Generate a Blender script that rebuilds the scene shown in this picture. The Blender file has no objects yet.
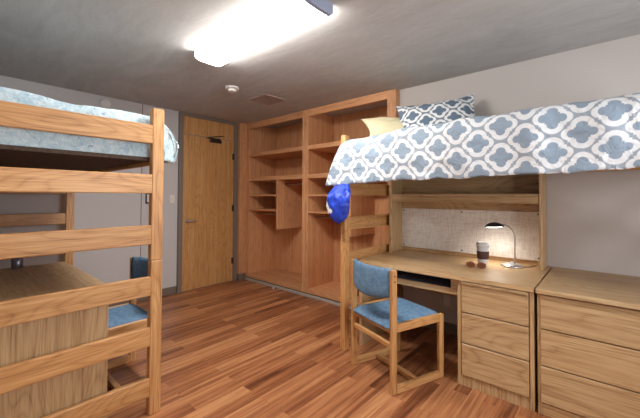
import bpy, bmesh, math, random
from mathutils import Vector, Matrix, noise
random.seed(4)
C = bpy.context.scene.collection
S = bpy.context.scene

# ------------------------------------------------------------------ helpers
def bx(bm, x0, x1, y0, y1, z0, z1, bev=0.003, seg=1):
    t = bmesh.new()
    bmesh.ops.create_cube(t, size=1.0)
    for v in t.verts:
        v.co = Vector(((x0+x1)/2 + v.co.x*(x1-x0), (y0+y1)/2 + v.co.y*(y1-y0), (z0+z1)/2 + v.co.z*(z1-z0)))
    if bev > 0:
        b = min(bev, 0.45*min(x1-x0, y1-y0, z1-z0))
        bmesh.ops.bevel(t, geom=list(t.edges), offset=b, segments=seg, affect='EDGES', profile=0.5)
    merge(bm, t)

def merge(bm, t):
    m = bpy.data.meshes.new('tmp'); t.to_mesh(m); t.free()
    bm.from_mesh(m); bpy.data.meshes.remove(m)

def box(*a, **k):
    bm = bmesh.new(); bx(bm, *a, **k); return bm

def lathe(bm, prof, cx=0, cy=0, cz=0, n=32, cap=True):
    rings = []
    for r, z in prof:
        rings.append([bm.verts.new((cx+r*math.cos(2*math.pi*i/n), cy+r*math.sin(2*math.pi*i/n), cz+z)) for i in range(n)])
    for a, b in zip(rings, rings[1:]):
        for i in range(n):
            f = bm.faces.new((a[i], a[(i+1) % n], b[(i+1) % n], b[i])); f.smooth = True
    if cap:
        bm.faces.new(rings[0][::-1]); bm.faces.new(rings[-1])
    return bm

def tube(bm, pts, r, n=10, cap=True):
    pts = [Vector(p) for p in pts]; rings = []
    up = None
    for i, p in enumerate(pts):
        d = (pts[min(i+1, len(pts)-1)] - pts[max(i-1, 0)]).normalized()
        if up is None:
            up = Vector((0, 0, 1)) if abs(d.z) < .9 else Vector((1, 0, 0))
        s = d.cross(up).normalized(); up = s.cross(d).normalized()
        rr = r[i] if isinstance(r, (list, tuple)) else r
        rings.append([bm.verts.new(p + rr*(math.cos(2*math.pi*k/n)*s + math.sin(2*math.pi*k/n)*up)) for k in range(n)])
    for a, b in zip(rings, rings[1:]):
        for k in range(n):
            f = bm.faces.new((a[k], a[(k+1) % n], b[(k+1) % n], b[k])); f.smooth = True
    if cap:
        bm.faces.new(rings[0][::-1]); bm.faces.new(rings[-1])
    bmesh.ops.recalc_face_normals(bm, faces=bm.faces)
    return bm

def prism(bm, poly, z0, z1, bev=0.0):
    t = bmesh.new()
    lo = [t.verts.new((x, y, z0)) for x, y in poly]; hi = [t.verts.new((x, y, z1)) for x, y in poly]
    t.faces.new(lo[::-1]); t.faces.new(hi)
    n = len(poly)
    for i in range(n):
        t.faces.new((lo[i], lo[(i+1) % n], hi[(i+1) % n], hi[i]))
    bmesh.ops.recalc_face_normals(t, faces=t.faces)
    if bev:
        es = [e for e in t.edges if abs(e.verts[0].co.z - e.verts[1].co.z) < 1e-6]
        bmesh.ops.bevel(t, geom=es, offset=bev, segments=2, affect='EDGES', profile=0.5)
    merge(bm, t); return bm

def obj(name, bm, mat, parent=None, smooth=False):
    me = bpy.data.meshes.new(name); bm.to_mesh(me); bm.free()
    if smooth:
        for p in me.polygons: p.use_smooth = True
    me.materials.append(mat)
    o = bpy.data.objects.new(name, me); C.objects.link(o)
    if parent: o.parent = parent
    return o

def tag(o, label, cat, group=None):
    o['label'] = label; o['category'] = cat
    if group: o['group'] = group
    return o

def thing(name, label, cat, loc=(0, 0, 0), rz=0.0, group=None):
    o = bpy.data.objects.new(name, None); C.objects.link(o)
    o.location = loc; o.rotation_euler = (0, 0, rz); o.empty_display_size = .1
    return tag(o, label, cat, group)

def struct(name, bm, mat, smooth=False):
    o = obj(name, bm, mat, None, smooth); o['kind'] = 'structure'; return o

def copy_tree(o, parent=None):
    c = o.copy(); C.objects.link(c)
    if parent: c.parent = parent
    for ch in list(o.children): copy_tree(ch, c)
    return c

# ------------------------------------------------------------------ materials
def srgb(r, g, b):
    f = lambda c: (c/255/12.92) if c/255 <= .04045 else ((c/255+.055)/1.055)**2.4
    return (f(r), f(g), f(b), 1)

class NT:
    def __init__(s, name):
        s.m = bpy.data.materials.new(name); s.m.use_nodes = True
        s.t = s.m.node_tree; s.b = s.t.nodes['Principled BSDF']
    def n(s, typ, **k):
        nd = s.t.nodes.new(typ)
        for a, v in k.items(): setattr(nd, a, v)
        return nd
    def l(s, a, b): s.t.links.new(a, b)
    def math(s, op, a, b=None, c=None):
        nd = s.n('ShaderNodeMath', operation=op)
        for i, v in enumerate((a, b, c)):
            if v is None: continue
            if isinstance(v, (int, float)): nd.inputs[i].default_value = v
            else: s.l(v, nd.inputs[i])
        return nd.outputs[0]
    def ramp(s, fac, stops, interp='LINEAR'):
        nd = s.n('ShaderNodeValToRGB'); cr = nd.color_ramp; cr.interpolation = interp
        while len(cr.elements) > 1: cr.elements.remove(cr.elements[-1])
        cr.elements[0].position, cr.elements[0].color = stops[0]
        for p, c in stops[1:]:
            e = cr.elements.new(p); e.color = c
        s.l(fac, nd.inputs[0]); return nd.outputs[0]
    def mix(s, fac, a, b, blend='MIX'):
        nd = s.n('ShaderNodeMix', data_type='RGBA', blend_type=blend)
        for sock, v in ((nd.inputs[0], fac), (nd.inputs[6], a), (nd.inputs[7], b)):
            if isinstance(v, (int, float, tuple)): sock.default_value = v
            else: s.l(v, sock)
        return nd.outputs[2]
    def noise(s, vec, scale, detail=3, rough=.5, dist=0):
        nd = s.n('ShaderNodeTexNoise'); nd.inputs['Scale'].default_value = scale
        nd.inputs['Detail'].default_value = detail; nd.inputs['Roughness'].default_value = rough
        nd.inputs['Distortion'].default_value = dist
        if vec is not None: s.l(vec, nd.inputs['Vector'])
        return nd.outputs[0]
    def bump(s, h, strength=.2, dist=.01):
        nd = s.n('ShaderNodeBump'); nd.inputs['Strength'].default_value = strength; nd.inputs['Distance'].default_value = dist
        s.l(h, nd.inputs['Height']); s.l(nd.outputs[0], s.b.inputs['Normal'])
    def base(s, c, rough=.5, metal=0, spec=.5):
        if isinstance(c, tuple): s.b.inputs['Base Color'].default_value = c
        else: s.l(c, s.b.inputs['Base Color'])
        s.b.inputs['Roughness'].default_value = rough; s.b.inputs['Metallic'].default_value = metal
        s.b.inputs['Specular IOR Level'].default_value = spec
        return s.m

def plain(name, c, rough=.5, metal=0, spec=.5, bump=0, bscale=200):
    k = NT(name)
    tc = k.n('ShaderNodeTexCoord')
    nz = k.noise(tc.outputs['Object'], 25, 3)
    col = k.mix(k.math('MULTIPLY', nz, .25), c, tuple(min(1, x*.72) for x in c[:3]) + (1,))
    k.base(col, rough, metal, spec)
    if bump: k.bump(k.noise(tc.outputs['Object'], bscale, 2), bump, .002)
    return k.m

def wood(name, axis, light, mid, dark, rough=.42, fig=1.0, coarse=1.0):
    """oak: stretched pores plus flat-sawn contour figure; grain runs along `axis` of the part"""
    k = NT(name)
    tc = k.n('ShaderNodeTexCoord'); oi = k.n('ShaderNodeObjectInfo')
    off = k.n('ShaderNodeCombineXYZ')
    r = k.math('MULTIPLY', oi.outputs['Random'], 7.3)
    for i in range(3): k.l(r, off.inputs[i])
    add = k.n('ShaderNodeVectorMath', operation='ADD')
    k.l(tc.outputs['Object'], add.inputs[0]); k.l(off.outputs[0], add.inputs[1])
    def mapped(along, across):
        mp = k.n('ShaderNodeMapping')
        sc = [across]*3; sc['XYZ'.index(axis)] = along
        mp.inputs['Scale'].default_value = sc
        k.l(add.outputs[0], mp.inputs['Vector']); return mp.outputs[0]
    broad = k.noise(mapped(.8*coarse, 5.0*coarse), 1.0, 1, .4, .15)
    rings = k.math('PINGPONG', k.math('MULTIPLY', broad, 24.0), .5)
    rings = k.math('POWER', k.math('MULTIPLY', rings, 2.0), 3.0)
    pores = k.noise(mapped(5.0, 170.0), 1.0, 3, .6)
    strk = k.noise(mapped(1.1, 28.0), 1.0, 3, .55)
    f = k.math('ADD', k.math('MULTIPLY', rings, .15*fig), k.math('ADD', k.math('MULTIPLY', pores, .62), k.math('MULTIPLY', strk, .48)))
    col = k.ramp(f, [(.38, light), (.59, mid), (.84, dark)])
    tone = k.math('ADD', k.math('MULTIPLY', oi.outputs['Random'], .16), .92)
    hsv = k.n('ShaderNodeHueSaturation'); k.l(tone, hsv.inputs['Value']); k.l(col, hsv.inputs['Color'])
    k.base(hsv.outputs[0], rough)
    k.bump(pores, .08, .002)
    return k.m

OAK = {a: wood('oak_solid_'+a, a, srgb(224, 176, 120), srgb(202, 148, 92), srgb(146, 94, 50), .42, .8) for a in 'XYZ'}
LAM = {a: wood('oak_pale_'+a, a, srgb(210, 180, 138), srgb(192, 156, 112), srgb(140, 104, 66), .40, .9) for a in 'XYZ'}
CLO = {a: wood('oak_reddish_'+a, a, srgb(228, 174, 126), srgb(212, 154, 108), srgb(158, 106, 66), .48, .6) for a in 'XYZ'}
DOOR = wood('oak_door', 'Z', srgb(220, 172, 112), srgb(202, 150, 92), srgb(152, 102, 54), .42, .8)

def wall_mat(name, c):
    k = NT(name); tc = k.n('ShaderNodeTexCoord')
    nz = k.noise(tc.outputs['Object'], 1.6, 4)
    k.base(k.mix(k.math('MULTIPLY', nz, .3), c, tuple(x*.9 for x in c[:3])+(1,)), .75, 0, .25)
    k.bump(k.noise(tc.outputs['Object'], 160, 2), .06, .002); return k.m
WALL = wall_mat('painted_wall', srgb(206, 197, 191))
WALLD = wall_mat('painted_panel_wall', srgb(208, 203, 201))

def ceil_mat():
    k = NT('swirled_plaster'); tc = k.n('ShaderNodeTexCoord')
    mp = k.n('ShaderNodeMapping'); mp.inputs['Scale'].default_value = (.9, 2.6, 1); mp.inputs['Rotation'].default_value = (0, 0, .5)
    k.l(tc.outputs['Object'], mp.inputs['Vector'])
    a = k.noise(mp.outputs[0], 1.7, 6, .6, 1.4)
    b = k.noise(mp.outputs[0], 7, 4, .6, 2.0)
    f = k.math('ADD', k.math('MULTIPLY', a, .65), k.math('MULTIPLY', b, .35))
    k.base(k.ramp(f, [(.34, srgb(176, 172, 168)), (.66, srgb(196, 193, 190))]), .8, 0, .2)
    k.bump(b, .12, .01); return k.m
CEIL = ceil_mat()

def floor_mat():
    k = NT('plank_floor'); tc = k.n('ShaderNodeTexCoord')
    sp = k.n('ShaderNodeSeparateXYZ'); k.l(tc.outputs['Object'], sp.inputs[0])
    cb = k.n('ShaderNodeCombineXYZ'); k.l(sp.outputs[1], cb.inputs[0]); k.l(sp.outputs[0], cb.inputs[1])
    def bricks(w, h, off, mortar):
        br = k.n('ShaderNodeTexBrick', offset=off)
        br.inputs['Scale'].default_value = 1; br.inputs['Brick Width'].default_value = w; br.inputs['Row Height'].default_value = h
        br.inputs['Mortar Size'].default_value = mortar; br.inputs['Mortar Smooth'].default_value = .2
        br.inputs['Color1'].default_value = (0, 0, 0, 1); br.inputs['Color2'].default_value = (1, 1, 1, 1); br.inputs['Mortar'].default_value = (.35, .35, .35, 1)
        k.l(cb.outputs[0], br.inputs['Vector']); return br
    b1 = bricks(.98, .098, .37, .0008)
    rnd = b1.outputs['Color']
    rv = k.n('ShaderNodeCombineXYZ'); k.l(k.math('MULTIPLY', rnd, 9.0), rv.inputs[0]); k.l(k.math('MULTIPLY', rnd, 5.0), rv.inputs[2])
    mp = k.n('ShaderNodeMapping'); mp.inputs['Scale'].default_value = (1.1, 30, 1)
    av = k.n('ShaderNodeVectorMath', operation='ADD'); k.l(cb.outputs[0], mp.inputs['Vector']); k.l(mp.outputs[0], av.inputs[0]); k.l(rv.outputs[0], av.inputs[1])
    st = k.noise(av.outputs[0], 1.0, 4, .6, .5)
    mp2 = k.n('ShaderNodeMapping'); mp2.inputs['Scale'].default_value = (6, 150, 1); k.l(cb.outputs[0], mp2.inputs['Vector'])
    fine = k.noise(mp2.outputs[0], 1.0, 3, .6)
    f = k.math('ADD', k.math('MULTIPLY', rnd, .24), k.math('ADD', k.math('MULTIPLY', st, .80), k.math('MULTIPLY', fine, .12)))
    col = k.ramp(f, [(.36, srgb(96, 54, 34)), (.50, srgb(144, 88, 56)), (.63, srgb(178, 118, 78)), (.80, srgb(206, 150, 102))])
    col = k.mix(k.math('MULTIPLY', b1.outputs['Fac'], .3), col, srgb(80, 46, 30))
    k.base(col, .32, 0, .45); k.bump(fine, .05, .002)
    return k.m
FLOOR = floor_mat()

def quatrefoil(name, P, Q, u0, v0, ground, white, fill, k_=1.0):
    """quatrefoil lattice printed in the cloth, from the cloth's own UV (metres)"""
    k = NT(name); uv = k.n('ShaderNodeUVMap'); uv.uv_map = 'UVMap'
    tc = k.n('ShaderNodeTexCoord')
    sp = k.n('ShaderNodeSeparateXYZ'); k.l(uv.outputs[0], sp.inputs[0])
    px = k.math('PINGPONG', k.math('ADD', sp.outputs[0], 100*P - u0), P/2)
    py = k.math('PINGPONG', k.math('ADD', sp.outputs[1], 100*Q - v0), Q/2)
    ku, kv = P/.272, Q/.212
    def ln(a, b): return k.math('SQRT', k.math('ADD', k.math('MULTIPLY', a, a), k.math('MULTIPLY', b, b)))
    def quat(x, y, A, r, Bq, ry, sx, sy):
        d1 = k.math('SUBTRACT', ln(k.math('SUBTRACT', x, A), y), r)
        d2 = k.math('SUBTRACT', ln(x, k.math('SUBTRACT', y, Bq)), ry)
        d3 = k.math('MAXIMUM', k.math('SUBTRACT', x, sx), k.math('SUBTRACT', y, sy))
        return k.math('MINIMUM', k.math('MINIMUM', d1, d2), d3)
    px = k.math('DIVIDE', px, ku); py = k.math('DIVIDE', py, kv)
    qx = k.math('SUBTRACT', .136, px); qy = k.math('SUBTRACT', .106, py)
    fa = (.045, .024, .038, .028, .037, .033); fb = (.062, .035, .040, .056, .066, .047)
    din = k.math('MINIMUM', quat(px, py, *fa), quat(qx, qy, *fa))
    dout = k.math('MINIMUM', quat(px, py, *fb), quat(qx, qy, *fb))
    def step(d, e): 
        mr = k.n('ShaderNodeMapRange'); k.l(d, mr.inputs[0]); mr.inputs[1].default_value = e-.002; mr.inputs[2].default_value = e+.002
        return mr.outputs[0]
    col = k.mix(step(din, 0.0), fill, white); col = k.mix(step(dout, 0.0), col, ground)
    k.base(col, .85, 0, .15)
    k.bump(k.noise(tc.outputs['Object'], 13, 5, .6, .6), .6, .04)
    return k.m
QUILT = quatrefoil('quatrefoil_quilt', .272, .212, 4.16, -1.847, srgb(164, 174, 184), srgb(236, 238, 240), srgb(150, 166, 182))
SHAM = quatrefoil('quatrefoil_sham', .24, .195, .03, .03, srgb(120, 134, 148), srgb(240, 240, 240), srgb(108, 126, 144))

def pale_quilt():
    k = NT('pale_blue_quilt'); tc = k.n('ShaderNodeTexCoord')
    a = k.noise(tc.outputs['Object'], 20, 4, .65, 1.2); b = k.noise(tc.outputs['Object'], 15, 3, .5, 2.5)
    col = k.ramp(a, [(.36, srgb(170, 198, 212)), (.5, srgb(192, 214, 223)), (.64, srgb(214, 228, 233))])
    col = k.mix(k.ramp(b, [(.62, (0, 0, 0, 1)), (.72, (.6, .6, .6, 1))]), col, srgb(104, 126, 168))
    k.base(col, .85, 0, .15); k.bump(k.noise(tc.outputs['Object'], 16, 4, .6), .4, .03); return k.m
PALE = pale_quilt()

def fabric(name, c1, c2, sc=300):
    k = NT(name); tc = k.n('ShaderNodeTexCoord')
    a = k.noise(tc.outputs['Object'], sc, 3, .7); b = k.noise(tc.outputs['Object'], 30, 3, .6)
    f = k.math('ADD', k.math('MULTIPLY', a, .65), k.math('MULTIPLY', b, .35))
    k.base(k.ramp(f, [(.38, c1), (.62, c2)]), .9, 0, .15); k.bump(a, .25, .002); return k.m
BLUE = fabric('blue_upholstery', srgb(74, 108, 140), srgb(128, 158, 184))
LINER = fabric('grey_blue_liner', srgb(120, 132, 166), srgb(150, 162, 190))
YELLOW = fabric('pale_yellow_cotton', srgb(224, 212, 172), srgb(236, 226, 190), 200)
DECK = fabric('dark_brown_ticking', srgb(70, 58, 50), srgb(96, 80, 70), 90)
MATT = fabric('mattress_ticking', srgb(140, 140, 150), srgb(170, 170, 178), 200)

def tweed():
    k = NT('tweed_tackboard'); tc = k.n('ShaderNodeTexCoord')
    def st(s):
        mp = k.n('ShaderNodeMapping'); mp.inputs['Scale'].default_value = s; k.l(tc.outputs['Object'], mp.inputs['Vector'])
        return k.noise(mp.outputs[0], 1, 4, .65)
    f = k.math('ADD', k.math('MULTIPLY', st((130, 10, 14)), .5), k.math('MULTIPLY', st((14, 10, 130)), .5))
    k.base(k.ramp(f, [(.34, srgb(196, 184, 172)), (.5, srgb(222, 213, 204)), (.66, srgb(240, 234, 226))]), .9, 0, .1)
    k.bump(f, .3, .003); return k.m
TWEED = tweed()
FRAMEG = plain('grey_brown_frame_paint', srgb(132, 118, 108), .5)
BASEG = plain('grey_brown_vinyl', srgb(128, 112, 98), .6)
SHOE = plain('grey_vinyl_strip', srgb(190, 180, 170), .6)
BLACK = plain('matt_black', srgb(24, 22, 22), .6)
CHROME = plain('brushed_chrome', srgb(226, 226, 226), .28, .85)
DARKM = plain('dark_metal', srgb(86, 78, 72), .35, .9)
STEEL = plain('steel_rod', srgb(176, 168, 160), .3, .8)
WHITE = plain('white_plastic', srgb(232, 230, 226), .45)
IVORY = plain('ivory_plastic', srgb(238, 230, 220), .45)
SEAM = plain('panel_joint', srgb(128, 118, 116), .7)
VENT = plain('taupe_diffuser', srgb(172, 150, 138), .6)
CAPM = plain('grey_blue_end_cap', srgb(158, 166, 188), .5)
LAMPB = plain('dark_grey_enamel', srgb(66, 64, 72), .35, .5)
SLEEVE = plain('brown_cardboard', srgb(92, 62, 50), .8)
TORT = plain('tortoiseshell_plastic', srgb(160, 100, 64), .25)
LENS = plain('brown_lens', srgb(112, 64, 42), .1, 0, .8)
PEWTER = plain('pewter', srgb(140, 140, 156), .3, .8)

def bag_mat():
    k = NT('blue_bag_plastic'); tc = k.n('ShaderNodeTexCoord')
    mp = k.n('ShaderNodeMapping'); mp.inputs['Scale'].default_value = (1.2, 1.2, .8); k.l(tc.outputs['Object'], mp.inputs['Vector'])
    a = k.noise(mp.outputs[0], 14, 4, .6, 1.0)
    k.base(k.ramp(a, [(.35, srgb(18, 44, 158)), (.65, srgb(40, 84, 222))]), .28, 0, .6)
    k.bump(a, .9, .03); return k.m
BAG = bag_mat()

def emit(name, c, s):
    k = NT(name); k.b.inputs['Base Color'].default_value = c
    k.b.inputs['Emission Color'].default_value = c; k.b.inputs['Emission Strength'].default_value = s; return k.m
TUBE_LENS = emit('lit_prismatic_lens', (1, .98, .95, 1), 37.0)
BULB = emit('lit_lamp_face', (1, .95, .88, 1), 12.0)

# ------------------------------------------------------------------ room
H = 2.626; XE = 6.0; YL = -3.62; YC = .50
struct('floor', box(-.1, XE+.1, YL-.1, .62, -.1, 0, bev=0), FLOOR)
struct('ceiling', box(-.1, XE+.1, YL-.1, .62, H, H+.1, bev=0), CEIL)
struct('wall_back', box(-.1, 0, YL-.1, .62, 0, H, bev=0), WALLD)
struct('wall_left', box(0, XE, YL-.1, YL, 0, H, bev=0), WALLD)
b = bmesh.new(); bx(b, 2.884, XE, 0, .1, 0, H, bev=0); bx(b, 0, 2.884, YC+.02, .62, 0, H, bev=0)
struct('wall_right', b, WALL)
b = bmesh.new()   # unseen wall behind the camera; window opening added to let in fill light
bx(b, XE, XE+.1, YL-.1, -2.75, 0, H, bev=0); bx(b, XE, XE+.1, -.85, .62, 0, H, bev=0)
bx(b, XE, XE+.1, -2.75, -.85, 0, .9, bev=0); bx(b, XE, XE+.1, -2.75, -.85, 2.25, H, bev=0)
struct('wall_front', b, WALL)
b = bmesh.new()
for a in ((-2.75, -2.69, .9, 2.25), (-.91, -.85, .9, 2.25), (-1.83, -1.77, .9, 2.25)): bx(b, XE, XE+.08, a[0], a[1], a[2], a[3])
bx(b, XE, XE+.08, -2.75, -.85, .9, .96); bx(b, XE, XE+.08, -2.75, -.85, 2.19, 2.25)
struct('added_window_1', b, WHITE)  # frame of the added, unseen window that admits the fill
# vinyl base and joints of the panelled door wall
struct('baseboard_back', box(0, .012, YL, -1.225, 0, .105), BASEG)
struct('baseboard_left', box(0, XE, YL, YL+.012, 0, .105), BASEG)
struct('baseboard_right', box(2.9, XE, -.012, 0, 0, .105), BASEG)
struct('trim_1', box(0, .004, -1.715, -1.707, .105, H, bev=0), SEAM)
struct('trim_2', box(0, .004, -1.707, -1.225, 2.136, 2.142, bev=0), SEAM)
struct('trim_3', box(0, .08, -.215, -.05, .11, H), CLO['Z'])
struct('trim_4', box(.001, .07, -.21, -.05, 0, .109, bev=0), BASEG)
b = bmesh.new()       # steel door frame
bx(b, 0, .035, -1.222, -1.155, 0, H-.002); bx(b, 0, .035, -.292, -.222, 0, H-.002); bx(b, 0, .035, -1.155, -.292, H-.05, H-.002)
struct('trim_5', b, FRAMEG)
struct('trim_6', box(.085, 2.88, -.100, -.06, .0, .034, bev=.004), SHOE)
# door: leaf and the matching panel above it
d = struct('door_1', box(0, .022, -1.152, -.296, .008, 2.300), DOOR)
t = struct('trim_7', box(0, .022, -1.152, -.296, 2.308, H-.052), DOOR)
h = lathe(bmesh.new(), [(.030, 0), (.030, .006), (.018, .012), (.012, .03), (.012, .05)], n=24)
bmesh.ops.rotate(h, verts=h.verts, cent=(0, 0, 0), matrix=Matrix.Rotation(math.pi/2, 3, 'Y'))
bmesh.ops.translate(h, verts=h.verts, vec=(.022, -1.078, 1.026))
tube(h, [(.07, -1.082, 1.026), (.075, -1.05, 1.028), (.075, -1.0, 1.027), (.070, -.962, 1.022)], [.011, .012, .011, .008])
obj('door_handle', h, CHROME, d)
b = bmesh.new(); bx(b, .022, .07, -.74, -.55, 2.235, 2.285, bev=.008, seg=2)
tube(b, [(.05, -.60, 2.285), (.05, -.60, 2.298)], .012); 
bx(b, .045, .056, -.80, -.56, 2.29, 2.305); tube(b, [(.05, -.79, 2.30), (.05, -.63, 2.335), (.05, -.50, 2.36)], .007)
obj('door_closer', b, DARKM, d)
for z in (.34, 1.2, 2.05):
    b = bmesh.new(); tube(b, [(.028, -.292, z-.055), (.028, -.292, z+.055)], .008); bx(b, .022, .027, -.325, -.296, z-.05, z+.05, bev=0)
    obj('hinge', b, DARKM, d)

def plate(name, y, z, label, cat):
    o = thing(name, label, cat, (0, y, z))
    obj('cover_plate', box(0, .008, -.036, .036, -.058, .058, bev=.003), IVORY, o)
    obj('toggle', box(.008, .02, -.006, .006, -.012, .012, bev=.002), WHITE, o)
    return o
plate('light_switch', -1.301, 1.352, 'ivory light switch plate on grey wall beside the wooden door', 'switch')
o = thing('thermostat', 'small white box with dark rim on grey wall just left of the near bed post', 'thermostat', (0, -1.61, 1.36))
obj('housing', box(0, .03, -.05, .05, -.07, .07, bev=.006), LAMPB, o)
obj('cover', box(.03, .045, -.044, .03, -.05, .055, bev=.005), WHITE, o)
o = thing('alarm_sounder', 'small round white alarm high on grey wall above the pale blue bed', 'alarm', (0, -2.148, 2.535))
b = lathe(bmesh.new(), [(.065, 0), (.062, .02), (.045, .035), (.01, .04)]); bmesh.ops.rotate(b, verts=b.verts, cent=(0, 0, 0), matrix=Matrix.Rotation(math.pi/2, 3, 'Y'))
obj('housing', b, WHITE, o)
# doorstop at the closet base
o = thing('door_stop', 'little white-tipped door stop on floor strip under the wardrobe', 'door stop', (.885, -.100, .018))
b = tube(bmesh.new(), [(0, 0, 0), (0, -.05, 0)], .006); obj('stem', b, STEEL, o)
b = tube(bmesh.new(), [(0, -.05, 0), (0, -.07, 0)], .013); obj('rubber_tip', b, WHITE, o)

# ceiling fittings
o = thing('ceiling_light', 'long lit fluorescent ceiling light with wraparound lens and grey end cap', 'ceiling light', (2.705, -1.935, H))
def light_profile(w, d, n=14):
    pts = [(-w*.475, 0), (-w*.5, -d*.5)]
    for i in range(n+1):
        a = math.pi*i/n; pts.append((-math.copysign(abs(math.cos(a))**.55, math.cos(a))*w/2*.98, -d*.55 - (math.sin(a)**.55 if 0 < i < n else 0)*d*.45))
    pts += [(w*.5, -d*.5), (w*.475, 0)]
    return pts
def extr(prof, x0, x1):
    bm = bmesh.new()
    A = [bm.verts.new((x0, y, z)) for y, z in prof]; B = [bm.verts.new((x1, y, z)) for y, z in prof]
    n = len(prof)
    for i in range(n): bm.faces.new((A[i], A[(i+1) % n], B[(i+1) % n], B[i]))
    bm.faces.new(A[::-1]); bm.faces.new(B); bmesh.ops.recalc_face_normals(bm, faces=bm.faces); return bm
obj('lens', extr(light_profile(.25, .074), -.635, .625), TUBE_LENS, o)
obj('end_cap', extr(light_profile(.262, .080), .626, .655), CAPM, o)
obj('end_cap', extr(light_profile(.254, .077), -.655, -.636), WHITE, o)
o = thing('smoke_detector', 'round white smoke detector on ceiling beyond the lit lamp', 'smoke detector', (1.49, -1.314, H))
obj('base', lathe(bmesh.new(), [(.075, 0), (.078, -.018), (.07, -.024)]), WHITE, o)
obj('sensor_head', lathe(bmesh.new(), [(.052, -.024), (.050, -.046), (.036, -.052)]), IVORY, o)
o = thing('ceiling_vent', 'square taupe air vent in ceiling near the wardrobe', 'vent', (1.44, -.76, H))
b = bmesh.new()
for a in ((-.175, .175, -.175, -.15), (-.175, .175, .15, .175), (-.175, -.15, -.15, .15), (.15, .175, -.15, .15)): bx(b, a[0], a[1], a[2], a[3], -.012, 0)
obj('frame', b, VENT, o)
b = bmesh.new(); bx(b, -.15, .15, -.15, .15, -.004, 0, bev=0)
for i in range(9): bx(b, -.148, .148, -.142+i*.034, -.130+i*.034, -.009, -.004, bev=.001)
obj('grille', b, VENT, o)

# ------------------------------------------------------------------ wardrobes (two bays)
def wardrobe(x0, x1, lw, rw, label):
    yf = -.086; yb = YC
    o = thing('wardrobe', label, 'wardrobe', (x0, yf, 0), group='open built-in wardrobes')
    W = x1-x0; D = yb-yf
    P_ = lambda nm, a, ax: obj(nm, box(*a), CLO[ax], o)
    P_('side_panel', (0, lw, 0, D, .05, H-.003), 'Z')
    P_('side_panel', (W-rw, W, 0, D, .05, H-.003), 'Z')
    P_('back_panel', (lw, W-rw, D-.02, D, .05, H-.003), 'Z')
    P_('bottom_panel', (lw, W-rw, .0, D-.02, .05, .112), 'X')
    P_('top_rail', (lw, W-rw, .0, .03, 2.525, H-.003), 'X')
    P_('shelf', (lw, W-rw, .0, D-.02, 2.055, 2.115), 'X')
    P_('shelf', (lw, W-rw, .0, D-.02, 1.65, 1.712), 'X')
    dx = lw+.686 if lw > .06 else lw+.70
    P_('divider_panel', (dx, dx+.035, .0, D-.02, .892, 1.65), 'Z')
    P_('shelf', (lw, dx, .0, D-.06, 1.40, 1.425), 'X')
    P_('shelf', (lw, dx, .0, D-.06, 1.165, 1.19), 'X')
    obj('hanging_rod', tube(bmesh.new(), [(lw, .16, 1.11), (dx, .16, 1.11)], .014), STEEL, o)
    obj('hanging_rod', tube(bmesh.new(), [(dx+.035, .16, 1.585), (W-rw, .16, 1.585)], .014), STEEL, o)
    obj('toe_kick', box(.002, W-.002, .085, .10, 0, .05, bev=0), BLACK, o)
wardrobe(.081, 1.463, .084, .058, 'left bay of open oak wardrobe next to the door, divider panel in full view')
wardrobe(1.464, 2.883, .058, .114, 'right bay of open oak wardrobe, half hidden by the grey quilted loft bed')

# ------------------------------------------------------------------ loft beds
PW, PT = .072, .052
def loft_bed(x0, x1, y0, y1, label):
    o = thing('loft_bed', label, 'bed', ((x0+x1)/2, (y0+y1)/2, 0), group='oak loft beds')
    hx, hy = (x1-x0)/2, (y1-y0)/2
    for sx in (1, -1):
        xa, xb = sorted((sx*hx, sx*(hx-PT)))
        for sy in (1, -1):
            ya, yb = sorted((sy*hy, sy*(hy-PW)))
            b = bmesh.new(); bx(b, xa, xb, ya, yb, 0, .976, bev=.004); bx(b, xa, xb, ya, yb, .979, 1.96, bev=.004)
            bx(b, xa+.004, xb-.004, ya+.004, yb-.004, .97, .985, bev=0)
            obj('post', b, OAK['Z'], o)
        xr0, xr1 = sorted((sx*(hx-.002), sx*(hx-.034)))
        for zt in (.237, .557, .877, 1.204, 1.530, 1.850):
            obj('rail', box(xr0, xr1, -hy+PW-.002, hy-PW+.002, zt-.122, zt, bev=.005, seg=2), OAK['Y'], o)
    for sy in (1, -1):
        ya, yb = sorted((sy*(hy-.018), sy*(hy-.045)))
        obj('side_rail', box(-hx+PT, hx-PT, ya, yb, 1.598, 1.70, bev=.004), OAK['X'], o)
    b = bmesh.new(); bx(b, -hx+PT+.01, hx-PT-.01, -hy+.05, hy-.05, 1.622, 1.645, bev=0)
    obj('mattress_deck', b, DECK, o)
    return o
LX0, LX1, LY0, LY1 = .15, 2.477, -3.49, -2.48
RX0, RX1, RY0, RY1 = 2.822, 5.14, -1.027, -.090
loft_bed(LX0, LX1, LY0, LY1, 'oak ladder-end loft bed on the left under a pale blue comforter')
loft_bed(RX0, RX1, RY0, RY1, 'oak loft bed against right wall under a grey and white quatrefoil comforter')
def mattress(x0, x1, y0, y1, label):
    o = thing('mattress', label, 'mattress', ((x0+x1)/2, (y0+y1)/2, 1.646), group='mattresses on the loft beds')
    hx, hy = (x1-x0)/2, (y1-y0)/2
    obj('body', box(-hx, hx, -hy, hy, 0, .205, bev=.03, seg=3), MATT, o)
    b = bmesh.new()
    for z in (.02, .185):
        tube(b, [(-hx+.03, -hy-.002, z), (hx-.03, -hy-.002, z)], .005); tube(b, [(-hx+.03, hy+.002, z), (hx-.03, hy+.002, z)], .005)
    obj('piping', b, MATT, o)
mattress(LX0+PT+.015, LX1-PT-.03, LY0+.03, LY1-.03, 'mattress beneath the pale blue comforter of the left bed')
mattress(RX0+PT+.015, RX1-PT-.03, RY0+.03, RY1-.03, 'mattress beneath the quatrefoil comforter of the right bed')

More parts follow.
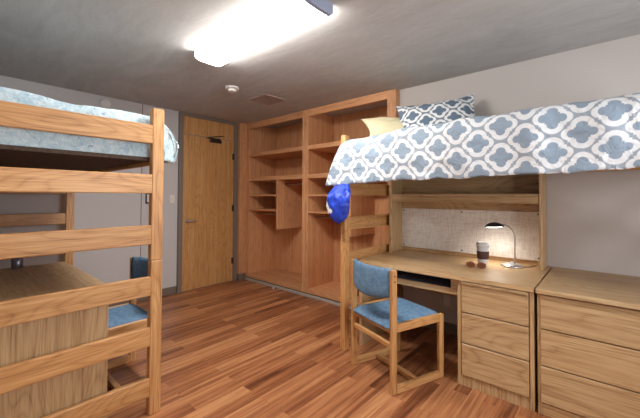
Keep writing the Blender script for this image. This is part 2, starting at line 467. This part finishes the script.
def ss(a, b, x):
    t = max(0, min(1, (x-a)/(b-a))); return t*t*(3-2*t)

def grid_obj(name, P, UV, mat, thick, sub=1):
    bm = bmesh.new(); uvl = bm.loops.layers.uv.new('UVMap')
    nu, nv = len(P), len(P[0])
    V = [[bm.verts.new(P[i][j]) for j in range(nv)] for i in range(nu)]
    for i in range(nu-1):
        for j in range(nv-1):
            f = bm.faces.new((V[i][j], V[i+1][j], V[i+1][j+1], V[i][j+1])); f.smooth = True
            for lp, (a, c) in zip(f.loops, ((i, j), (i+1, j), (i+1, j+1), (i, j+1))): lp[uvl].uv = UV[a][c]
    bmesh.ops.recalc_face_normals(bm, faces=bm.faces)
    o = obj(name, bm, mat)
    m = o.modifiers.new('thick', 'SOLIDIFY'); m.thickness = thick; m.offset = -1
    m = o.modifiers.new('sub', 'SUBSURF'); m.levels = sub; m.render_levels = sub
    return o

# right comforter: lies on the mattress, rolls over the long edge, hangs down; its corner flares past the post
def right_comforter():
    nu, nv = 150, 60
    P, UV = [], []
    R = .10; ZT = 1.945; top_w = .875; hang = .335
    for i in range(nu):
        u = i/(nu-1); X0 = 2.905 + u*(5.045-2.905)
        row, ruv = [], []
        for j in range(nv):
            L = top_w + R*math.pi/2 + hang; s = L*j/(nv-1)
            if s < top_w:
                y = -.10 - s; z = ZT + .012*math.sin(s*5) - .03*(1-ss(0, .25, s)); t = 0; nrm = Vector((0, 0, 1))
            elif s < top_w+R*math.pi/2:
                a = (s-top_w)/R; y = -.10-top_w-R*math.sin(a); z = ZT-R*(1-math.cos(a)); t = 0; nrm = Vector((0, -math.sin(a), math.cos(a)))
            else:
                q = s-top_w-R*math.pi/2; y = -.10-top_w-R; z = ZT-R-q; t = q/hang; nrm = Vector((0, -1, 0))
            tt = max(0, min(1, (s-top_w)/(L-top_w)))
            fl = (1-ss(0, .55, X0-2.905))
            x = X0 - .235*(tt**1.0)*fl
            # corner slopes down at the head end
            z -= .035*fl*(1-tt)
            n1 = noise.noise(Vector((x*4.5, s*5.0, 3.1))); n2 = noise.noise(Vector((x*11, s*12, 7.7)))
            p = Vector((x, y, z)) + nrm*(.022*n1 + .010*n2 + .018*math.sin(math.pi*tt))
            hem = .016*noise.noise(Vector((x*5.5, 0, 1.3))) + .006*noise.noise(Vector((x*17, 0, 4)))
            p.z += hem*tt*tt - .03*fl*tt + tt*(.012+.024*ss(3.9, 4.8, x))
            p.y += .020*tt*noise.noise(Vector((x*6, 2.2, 0)))
            row.append(p)
            v = -(ZT-R) + (s-top_w-R*math.pi/2) if s >= top_w+R*math.pi/2 else -(ZT-R) - (top_w+R*math.pi/2-s)
            ruv.append((x+.06*(X0-x), v))
        P.append(row); UV.append(ruv)
    return grid_obj('comforter', P, UV, QUILT, .022)
tag(right_comforter(), 'puffy grey and white quatrefoil comforter hanging over the right loft bed', 'comforter')

# left comforter: folded over the near end and the aisle side
def left_comforter():
    xe, ye = 2.385, -2.515; ZT = 1.915
    nu, nv = 130, 84
    x_s, y_s = .24, -3.44
    Lx = (xe-x_s)+.315; Ly = (ye-y_s)+.33
    P, UV = [], []
    for i in range(nu):
        row, ruv = [], []
        for j in range(nv):
            a = Lx*i/(nu-1); c = Ly*j/(nv-1)
            dx = max(0, a-(xe-x_s)); dy = max(0, c-(ye-y_s))
            R = .06
            def fold(d):
                if d <= 0: return 0, 0
                if d < R*math.pi/2: return R*math.sin(d/R), R*(1-math.cos(d/R))
                return R, R + d - R*math.pi/2
            ox, zx = fold(dx); oy, zy = fold(dy)
            x = x_s+min(a, xe-x_s)+ox*.55; y = y_s+min(c, ye-y_s)+oy
            drop = max(zx, zy)
            ty = min(1, zy/.30)
            y += (.088*math.sin(ty*math.pi*.80)) * (1 if zx <= zy else max(0, 1-(zx-zy)*14)) * ss(0, .04, dy)
            if zx > 0 and zy > 0: x -= .02
            z = ZT - drop
            n1 = noise.noise(Vector((a*4, c*4, 9.1))); n2 = noise.noise(Vector((a*12, c*12, 2.7)))
            z += (.020*n1+.009*n2) if drop < .05 else 0
            if dx > .02 and dx >= dy: x += -.008 + .008*n1; z += .016*noise.noise(Vector((0, c*9, 5))) + .006*noise.noise(Vector((0, c*30, 5)))
            if dy > .02: y += .020*n1 + .010*n2; z += .012*noise.noise(Vector((a*8, 0, 3)))*ty
            z += (.006+.010*ss(.5, 0, abs(y+3.3)))*(1-min(1, drop/.05)); row.append(Vector((x, y, z))); ruv.append((a, c))
        P.append(row); UV.append(ruv)
    return grid_obj('comforter', P, UV, PALE, .018)
tag(left_comforter(), 'pale blue rumpled comforter on the left loft bed', 'comforter')

# pillows
def pillow(name, w, h, th, mat, loc, rot, label, flange=0.0, seed=0, roll=0.0):
    nu, nv = 44, 32
    bm = bmesh.new(); uvl = bm.loops.layers.uv.new('UVMap')
    def pt(i, j, side):
        u = -1+2*i/(nu-1); v = -1+2*j/(nv-1)
        k = 1-flange
        cu, cv = min(1, abs(u)/k), min(1, abs(v)/k)
        t = max(0, (1-cu**2.6))**.55*max(0, (1-cv**2.6))**.55
        x = w/2*u*(1-.055*(1-v*v)*abs(u)**3); y = h/2*v*(1-.075*(1-u*u)*abs(v)**3)
        z = side*(th/2*t + .004) + .010*noise.noise(Vector((u*3+seed, v*3, side)))*(.4+t)
        x *= 1+.05*abs(u*v)**3; y *= 1+.10*abs(u*v)**4
        cr, sr = math.cos(roll), math.sin(roll)
        return Vector((x*cr-y*sr, x*sr+y*cr, z)), (x, y)
    for side in (1, -1):
        V = [[None]*nv for _ in range(nu)]; U = {}
        for i in range(nu):
            for j in range(nv):
                p, uv = pt(i, j, side); V[i][j] = bm.verts.new(p); U[V[i][j]] = uv
        for i in range(nu-1):
            for j in range(nv-1):
                q = [V[i][j], V[i+1][j], V[i+1][j+1], V[i][j+1]]
                if side < 0: q.reverse()
                f = bm.faces.new(q); f.smooth = True
                for lp in f.loops: lp[uvl].uv = U[lp.vert]
        if side == 1: E1 = V
        else:
            edge = [(i, 0) for i in range(nu)] + [(nu-1, j) for j in range(1, nv)] + [(i, nv-1) for i in range(nu-2, -1, -1)] + [(0, j) for j in range(nv-2, 0, -1)]
            for (a, c), (d_, e) in zip(edge, edge[1:]+edge[:1]):
                f = bm.faces.new((E1[a][c], V[a][c], V[d_][e], E1[d_][e])); f.smooth = True
                for lp in f.loops: lp[uvl].uv = U.get(lp.vert, (0, 0))
    bmesh.ops.recalc_face_normals(bm, faces=bm.faces)
    o = obj(name, bm, mat); o.location = loc; o.rotation_euler = rot
    return tag(o, label, 'pillow')
pillow('pillow', .66, .42, .15, YELLOW, (3.12, -.46, 2.075), (math.radians(34), 0, math.radians(46)), 'plain pale yellow pillow behind the patterned one at the bed head')
pillow('pillow_sham', .70, .50, .17, SHAM, (3.47, -.40, 2.115), (math.radians(58), 0, math.radians(20)), 'slate and white quatrefoil pillow sham leaning on the right bed', .08, 3, math.radians(5))

# ------------------------------------------------------------------ desks, hutch, dresser
def drawer_unit(o, x0, x1, zs, yf, lam):
    for k in range(3):
        zt, zb = zs[k]-.004, zs[k+1]+.004
        dr = obj('drawer', box(x0, x1, yf-.004, yf+.40, zb, zt, bev=.003), lam['X'], o)
def desk(label, loc, rz):
    o = thing('desk', label, 'desk', loc, rz, 'oak laminate desks')
    w = .70; yf = -.878
    # top with rounded aisle corners
    poly = [(-w-.005, -.002), (-w-.005, -.80)]
    for i in range(1, 7):
        a = math.pi/2*i/6; poly.append((-w-.005+.085*(1-math.cos(a)), -.80-.085*math.sin(a)))
    poly += [(-.30, -.898), (.1, -.898), (w+.004, -.893), (w+.004, -.002)]
    obj('desktop', prism(bmesh.new(), poly, .775, .806, .003), LAM['X'], o)
    obj('end_panel', box(-w, -w+.028, -.835, -.01, 0, .774), LAM['Z'], o)
    obj('modesty_panel', box(-w+.028, .215, -.05, -.03, .40, .774), LAM['X'], o)
    b = bmesh.new()
    bx(b, .215, .243, yf+.004, -.01, 0, .774); bx(b, w-.025, w, yf+.004, -.01, 0, .774)
    bx(b, .243, w-.025, -.03, -.01, 0, .774); bx(b, .243, w-.025, yf+.012, -.03, .0, .08, bev=0); bx(b, .243, w-.025, yf+.02, yf+.04, .745, .774, bev=0)
    obj('pedestal', b, LAM['Z'], o)
    drawer_unit(o, .247, w-.029, (.762, .541, .316, .080), yf, LAM)
    obj('drawer_pull', box(.247, w-.029, yf-.016, yf-.004, .750, .768, bev=.003), LAM['X'], o)
    # pull-out tray under the top
    t = obj('keyboard_tray', box(-w+.05, .20, yf+.067, -.40, .652, .662, bev=0), LAM['X'], o)
    obj('tray_liner', box(-w+.055, .195, yf+.07, -.41, .662, .666, bev=0), LINER, t)
    b = bmesh.new(); bx(b, -w+.03, .213, yf+.048, yf+.066, .642, .690); bx(b, .150, .213, yf+.048, yf+.066, .690, .774); bx(b, -w+.03, -w+.08, yf+.048, yf+.066, .690, .774)
    obj('tray_front', b, LAM['X'], t)
    return o
RD = desk('pale oak desk under the right loft bed, holding the reading lamp', (3.602, -.006, 0), 0)
LD = desk('pale oak desk under the left loft bed, end panel behind the ladder rails', (1.73, YL+.014, 0), math.pi)
o = thing('desk_hutch', 'oak desk hutch with shelf and tweed tackboard, standing on right desk', 'hutch', (3.602, -.006, .807))
hw = .676; z0 = 0; zt = .785
obj('side_panel', box(-.700, -.672, -.27, 0, 0, zt), LAM['Z'], o)
obj('side_panel', box(hw-.022, hw, -.27, 0, 0, zt), LAM['Z'], o)
obj('back_panel', box(-.672, hw-.022, -.016, 0, .0, zt), LAM['X'], o)
obj('shelf', box(-.672, hw-.022, -.262, -.016, .592, .618), LAM['X'], o)
obj('shelf_lip', box(-.672, hw-.022, -.262, -.244, .536, .592), LAM['X'], o)
tb = obj('tackboard', box(-.67, hw-.024, -.036, -.016, .036, .462), TWEED, o)
for x in (-.645, -.02, .618):
    for z in (.06, .44):
        s = lathe(bmesh.new(), [(.008, 0), (.006, .004)], n=12); bmesh.ops.rotate(s, verts=s.verts, cent=(0, 0, 0), matrix=Matrix.Rotation(math.pi/2, 3, 'X')); bmesh.ops.translate(s, verts=s.verts, vec=(x, -.036, z))
        obj('screw', s, DARKM, tb)
o = thing('dresser', 'pale oak three-drawer dresser against right wall, beside the desk', 'dresser', (4.70, -.006, 0))
w = .38; yf = -.876
obj('top', box(-w-.004, w+.004, -.905, 0, .776, .806, bev=.004), LAM['X'], o)
b = bmesh.new(); bx(b, -w, -w+.022, yf+.004, -.01, 0, .776); bx(b, w-.022, w, yf+.004, -.01, 0, .776); bx(b, -w+.022, w-.022, -.03, -.01, 0, .776); bx(b, -w+.022, w-.022, yf+.02, yf+.04, .75, .776, bev=0)
obj('carcass', b, LAM['Z'], o)
obj('plinth', box(-w+.022, w-.022, yf+.008, yf+.03, 0, .074, bev=.002), LAM['X'], o)
drawer_unit(o, -w+.018, w-.018, (.770, .548, .315, .078), yf, LAM)

# ------------------------------------------------------------------ chairs (sled base, blue upholstery)
def chair(label, loc, rz):
    o = thing('desk_chair', label, 'chair', loc, rz, 'blue upholstered desk chairs')
    W, D = .255, .2625
    for s in (-1, 1):
        xa, xb = sorted((s*W, s*(W-.030)))
        obj('back_post', box(xa, xb, -D, -D+.048, 0, .872, bev=.004), OAK['Z'], o)
        obj('front_leg', box(xa, xb, D-.048, D, 0, .486, bev=.004), OAK['Z'], o)
        obj('floor_rail', box(xa, xb, -D+.047, D-.047, .0, .052, bev=.004), OAK['Y'], o)
        obj('seat_rail', box(xa, xb, -D+.047, D-.047, .430, .488, bev=.004), OAK['Y'], o)
    obj('floor_stretcher', box(-W+.03, W-.03, -.02, .02, .008, .045, bev=.004), OAK['X'], o)
    obj('back_stretcher', box(-W+.03, W-.03, -D+.010, -D+.034, .315, .350, bev=.004), OAK['X'], o)
    obj('back_apron', box(-W+.03, W-.03, -D+.010, -D+.034, .418, .462, bev=.004), OAK['X'], o)
    obj('front_apron', box(-W+.03, W-.03, D-.036, D-.012, .425, .470, bev=.004), OAK['X'], o)
    # seat cushion: closed saddle
    nu, nv = 18, 22; bm = bmesh.new()
    def top(i, j):
        u = -1+2*i/(nu-1); v = -1+2*j/(nv-1)
        x = u*(W-.031); y = -.010+v*(D-.004)
        edge = (1-abs(u)**8)*(1-abs(v)**8)
        z = .478 + .030*edge - .012*math.cos(u*math.pi/2)*math.cos((v+.2)*1.4) + (.006 if v > .6 else 0)
        if v < -.8: z -= (-.8-v)*.10
        return Vector((x, y, z))
    T = [[bm.verts.new(top(i, j)) for j in range(nv)] for i in range(nu)]
    B = [[bm.verts.new(Vector((T[i][j].co.x, T[i][j].co.y, .455 if 0 < j < nv-1 else .446))) for j in range(nv)] for i in range(nu)]
    for i in range(nu-1):
        for j in range(nv-1):
            bm.faces.new((T[i][j], T[i+1][j], T[i+1][j+1], T[i][j+1])); bm.faces.new((B[i][j], B[i][j+1], B[i+1][j+1], B[i+1][j]))
    for i in range(nu-1):
        bm.faces.new((T[i][0], B[i][0], B[i+1][0], T[i+1][0])); bm.faces.new((T[i][-1], T[i+1][-1], B[i+1][-1], B[i][-1]))
    for j in range(nv-1):
        bm.faces.new((T[0][j], T[0][j+1], B[0][j+1], B[0][j])); bm.faces.new((T[-1][j], B[-1][j], B[-1][j+1], T[-1][j+1]))
    bmesh.ops.recalc_face_normals(bm, faces=bm.faces)
    so = obj('seat', bm, BLUE, o, True); m = so.modifiers.new('s', 'SUBSURF'); m.levels = m.render_levels = 1
    # back cushion: bowed, rounded pad
    bm = bmesh.new(); nu, nn = 20, 20; rings = []
    for i in range(nu):
        u = -1+2*i/(nu-1); x = u*(W-.0305)
        cy = -D+.026 - .062*(1-u*u); zt_ = .878; zb_ = .645+.032*abs(u)**2.2; zc = (zt_+zb_)/2; hh = (zt_-zb_)/2; tt = .022
        ring = []
        for k in range(nn):
            a = 2*math.pi*k/nn; ca, sa = math.cos(a), math.sin(a)
            ring.append(bm.verts.new((x, cy+tt*math.copysign(abs(ca)**.6, ca), zc+hh*math.copysign(abs(sa)**.55, sa))))
        rings.append(ring)
    for a, c in zip(rings, rings[1:]):
        for k in range(nn): bm.faces.new((a[k], a[(k+1) % nn], c[(k+1) % nn], c[k]))
    bm.faces.new(rings[0]); bm.faces.new(rings[-1][::-1]); bmesh.ops.recalc_face_normals(bm, faces=bm.faces)
    obj('backrest', bm, BLUE, o, True)
    for s in (-1, 1):
        for z in (.79, .83):
            b = tube(bmesh.new(), [(s*W, -D+.024, z), (s*(W+.002), -D+.024, z)], .006); obj('bolt', b, DARKM, o)
    return o
chair('blue upholstered oak chair pulled up to the right desk, turned slightly', (3.376, -1.012, 0), -math.radians(19.6))
chair('blue upholstered oak chair at the left desk, behind the ladder rails', (1.87, -2.60, 0), math.pi)

# ------------------------------------------------------------------ small things
def bagw(a, z): return 1+.12*noise.noise(Vector((math.cos(a)*2, math.sin(a)*2, z*9)))+.13*(.5-abs(noise.noise(Vector((math.cos(a)*4, math.sin(a)*4, z*13)))))+.05*noise.noise(Vector((math.cos(a)*9, math.sin(a)*9, z*30)))
# blue bag hung from the bed post
o = thing('plastic_bag', 'shiny blue plastic bag hanging from the right bed post', 'bag', (2.862, -1.112, 1.155))
bm = bmesh.new(); n = 56; rings = []
prof = [(.0, .012), (.02, .048), (.05, .075), (.10, .100), (.16, .112), (.22, .110), (.28, .096), (.32, .080), (.36, .066), (.40, .030)]
zs = [i*.40/44 for i in range(45)]
for z in zs:
    for (za, ra), (zb, rb) in zip(prof, prof[1:]):
        if za <= z <= zb+1e-6: r = ra+(rb-ra)*(z-za)/(zb-za); break
    ring = []
    for k in range(n):
        a = 2*math.pi*k/n
        wob = bagw(a, z)
        ring.append(bm.verts.new((r*wob*math.cos(a)*1.05, r*wob*math.sin(a)*.55*(1-.6*ss(.25, .38, z))+.062*ss(.22, .38, z), z)))
    rings.append(ring)
for a, c in zip(rings, rings[1:]):
    for k in range(n): bm.faces.new((a[k], a[(k+1) % n], c[(k+1) % n], c[k]))
bm.faces.new(rings[0][::-1]); bm.faces.new(rings[-1]); bmesh.ops.recalc_face_normals(bm, faces=bm.faces)
obj('bag_body', bm, BAG, o, True)
b = bmesh.new()
tube(b, [(-.02, .064, .39), (-.03, .064, .47), (-.055, .07, .51), (-.055, .12, .52), (-.03, .17, .47)], .007)
obj('handle', b, BAG, o, True)
# white printed mark wrapping the bag's left flank
bm = bmesh.new()
pth = [(-2.45, .185), (-2.36, .145), (-2.25, .105), (-2.05, .118), (-1.85, .100)]
def on_bag(a, z, off=.004):
    for (za, ra), (zb, rb) in zip(prof, prof[1:]):
        if za <= z <= zb+1e-6: r = ra+(rb-ra)*(z-za)/(zb-za); break
    wob = bagw(a, z)
    r = r*wob+off; return Vector((r*math.cos(a)*1.05, r*math.sin(a)*.55, z))
prev = None
for i in range(25):
    f = i/24*(len(pth)-1); k = min(int(f), len(pth)-2); q = f-k
    a = pth[k][0]+(pth[k+1][0]-pth[k][0])*q; z = pth[k][1]+(pth[k+1][1]-pth[k][1])*q
    wd = .026*(1-.5*i/24)
    cur = [bm.verts.new(on_bag(a-.12, z-wd)), bm.verts.new(on_bag(a+.06, z+wd*.2)), bm.verts.new(on_bag(a+.12, z+wd))]
    if prev:
        for m in range(2): bm.faces.new((prev[m], cur[m], cur[m+1], prev[m+1]))
    prev = cur
lo = obj('printed_mark', bm, WHITE, o, True); lo['label'] = 'white printed mark on bag side'

# reading lamp
LXc, LYc = 4.055, -.235
o = thing('desk_lamp', 'lit chrome gooseneck reading lamp on right desk', 'lamp', (LXc, LYc, .8065))
obj('base', lathe(bmesh.new(), [(.088, 0), (.088, .008), (.080, .016), (.045, .026), (.018, .032), (.008, .040)], n=40), CHROME, o)
pts = []
for i in range(25):
    a = i/24
    if a < .45: pts.append((.022, 0, .03+a/.45*.215))
    else:
        th = (a-.45)/.55*math.pi/2; pts.append((.022-.095*(1-math.cos(th)), 0, .245+.105*math.sin(th)))
obj('gooseneck', tube(bmesh.new(), [(p[0], p[1], p[2]) for p in pts], .006, 10), STEEL, o)
ex, _, ez = pts[-1]
hd = bmesh.new(); lathe(hd, [(.074, 0), (.072, .006), (.062, .020), (.044, .031), (.020, .038), (.004, .040)], n=36)
hp = Vector((ex-.062, 0, ez-.022))
for v in hd.verts: v.co = Matrix.Rotation(math.radians(-4), 3, 'Y') @ v.co + hp
h_ = obj('lamp_shade', hd, LAMPB, o)
bu = lathe(bmesh.new(), [(.060, -.004), (.062, -.001)], n=30)
for v in bu.verts: v.co = Matrix.Rotation(math.radians(-4), 3, 'Y') @ v.co + hp
obj('bulb', bu, BULB, h_)
obj('cord', tube(bmesh.new(), [(.085, .02, .004), (.12, .05, .004), (.14, .10, .004), (.15, .16, .004)], .003, 8), LAMPB, o)
li = bpy.data.lights.new('reading_lamp_beam', 'SPOT'); li.energy = 5; li.color = (1, .93, .84); li.spot_size = math.radians(150); li.spot_blend = .8; li.shadow_soft_size = .05
lo = bpy.data.objects.new('reading_lamp_beam', li); C.objects.link(lo); lo.parent = o; lo.location = (hp.x, hp.y, hp.z-.015)

# coffee cup
o = thing('coffee_cup', 'white paper coffee cup with brown sleeve on right desk', 'cup', (3.865, -.385, .8065))
o.scale = (1.17, 1.17, 1.18)
obj('cup_body', lathe(bmesh.new(), [(.031, 0), (.0315, .002), (.043, .145)], n=36), WHITE, o)
obj('sleeve', lathe(bmesh.new(), [(.0358, .052), (.0372, .054), (.0425, .108), (.0405, .109)], n=36), SLEEVE, o)
obj('lid', lathe(bmesh.new(), [(.046, .143), (.047, .152), (.043, .155), (.041, .172), (.030, .173), (.028, .166)], n=36), WHITE, o)
# sunglasses
o = thing('sunglasses', 'brown tortoiseshell sunglasses lying in front of coffee cup', 'sunglasses', (3.85, -.530, .807), math.radians(14))
o.scale = (1.12, 1.12, 1.12)
fr = bmesh.new()
for s in (-1, 1):
    ring = [(s*.036+.029*math.cos(2*math.pi*k/20), -.002, .024+.022*math.sin(2*math.pi*k/20)) for k in range(21)]
    tube(fr, ring, .0034, 8, False)
tube(fr, [(-.008, -.002, .030), (0, -.004, .034), (.008, -.002, .030)], .003, 8)
obj('frame', fr, TORT, o)
for s in (-1, 1):
    l_ = lathe(bmesh.new(), [(.0275, 0), (.0275, .002)], n=24)
    for v in l_.verts: v.co = Vector((v.co.x*1.03+s*.036, -.003+v.co.z, .024+v.co.y*.78))
    obj('lens', l_, LENS, o)
    obj('temple', tube(bmesh.new(), [(s*.064, 0, .034), (s*.064, .06, .030), (s*.058, .11, .012), (s*.056, .125, .004)], .003, 8), TORT, o)

# metal pencil cup on the left desk
o = tag(obj('pencil_cup', lathe(bmesh.new(), [(.034, 0), (.036, .003), (.040, .11), (.037, .11), (.033, .006)], n=32), PEWTER), 'shiny pewter tumbler on the left desk, seen between ladder rails', 'tumbler')
o.location = (1.09, -3.035, .8065)
# power outlet below the desk
o = thing('wall_outlet', 'white wall outlet in the shadow beneath the right desk', 'outlet', (3.42, -.002, .33))
obj('cover_plate', box(-.036, .036, -.006, 0, -.058, .058, bev=.002), WHITE, o)
b = bmesh.new()
for z in (-.022, .022): bx(b, -.016, .016, -.009, -.006, z-.013, z+.013, bev=.002)
obj('socket', b, IVORY, o)

# ------------------------------------------------------------------ light
W_ = bpy.data.worlds.new('sky'); S.world = W_; W_.use_nodes = True
W_.node_tree.nodes['Background'].inputs[0].default_value = (.75, .85, 1, 1); W_.node_tree.nodes['Background'].inputs[1].default_value = 1.0
al = bpy.data.lights.new('added_window_fill', 'AREA'); al.shape = 'RECTANGLE'; al.size = 1.35; al.size_y = 1.9; al.energy = 68; al.color = (.93, .97, 1)  # added fill light, standing in for daylight at the assumed window
ao = bpy.data.objects.new('added_window_fill', al); C.objects.link(ao); ao.location = (XE+.12, -1.8, 1.575)
ao.rotation_euler = Vector((-1, 0, 0)).to_track_quat('-Z', 'Y').to_euler()

# ------------------------------------------------------------------ camera (fitted to the photograph's lines)
cam = bpy.data.cameras.new('camera'); co = bpy.data.objects.new('camera', cam); C.objects.link(co)
fpx, yaw, pit, rol = 327.0437, .8505, .02, .0042
fw = Vector((-math.cos(yaw)*math.cos(pit), math.sin(yaw)*math.cos(pit), math.sin(pit)))
Rv = Vector((math.sin(yaw), math.cos(yaw), 0)); Uv = Rv.cross(fw)
R2 = math.cos(rol)*Rv + math.sin(rol)*Uv; U2 = -math.sin(rol)*Rv + math.cos(rol)*Uv
M = Matrix(((R2.x, U2.x, -fw.x, 4.66851), (R2.y, U2.y, -fw.y, -3.417652), (R2.z, U2.z, -fw.z, 1.389602), (0, 0, 0, 1)))
co.matrix_world = M
cam.sensor_fit = 'HORIZONTAL'; cam.sensor_width = 36; cam.lens = fpx/640*36; cam.shift_y = (190.4824-209)/640; cam.clip_start = .02
S.camera = co
vs = S.view_settings; vs.view_transform = 'Standard'; vs.look = 'None'; vs.gamma = 1; vs.use_curve_mapping = False; vs.exposure = 0.24
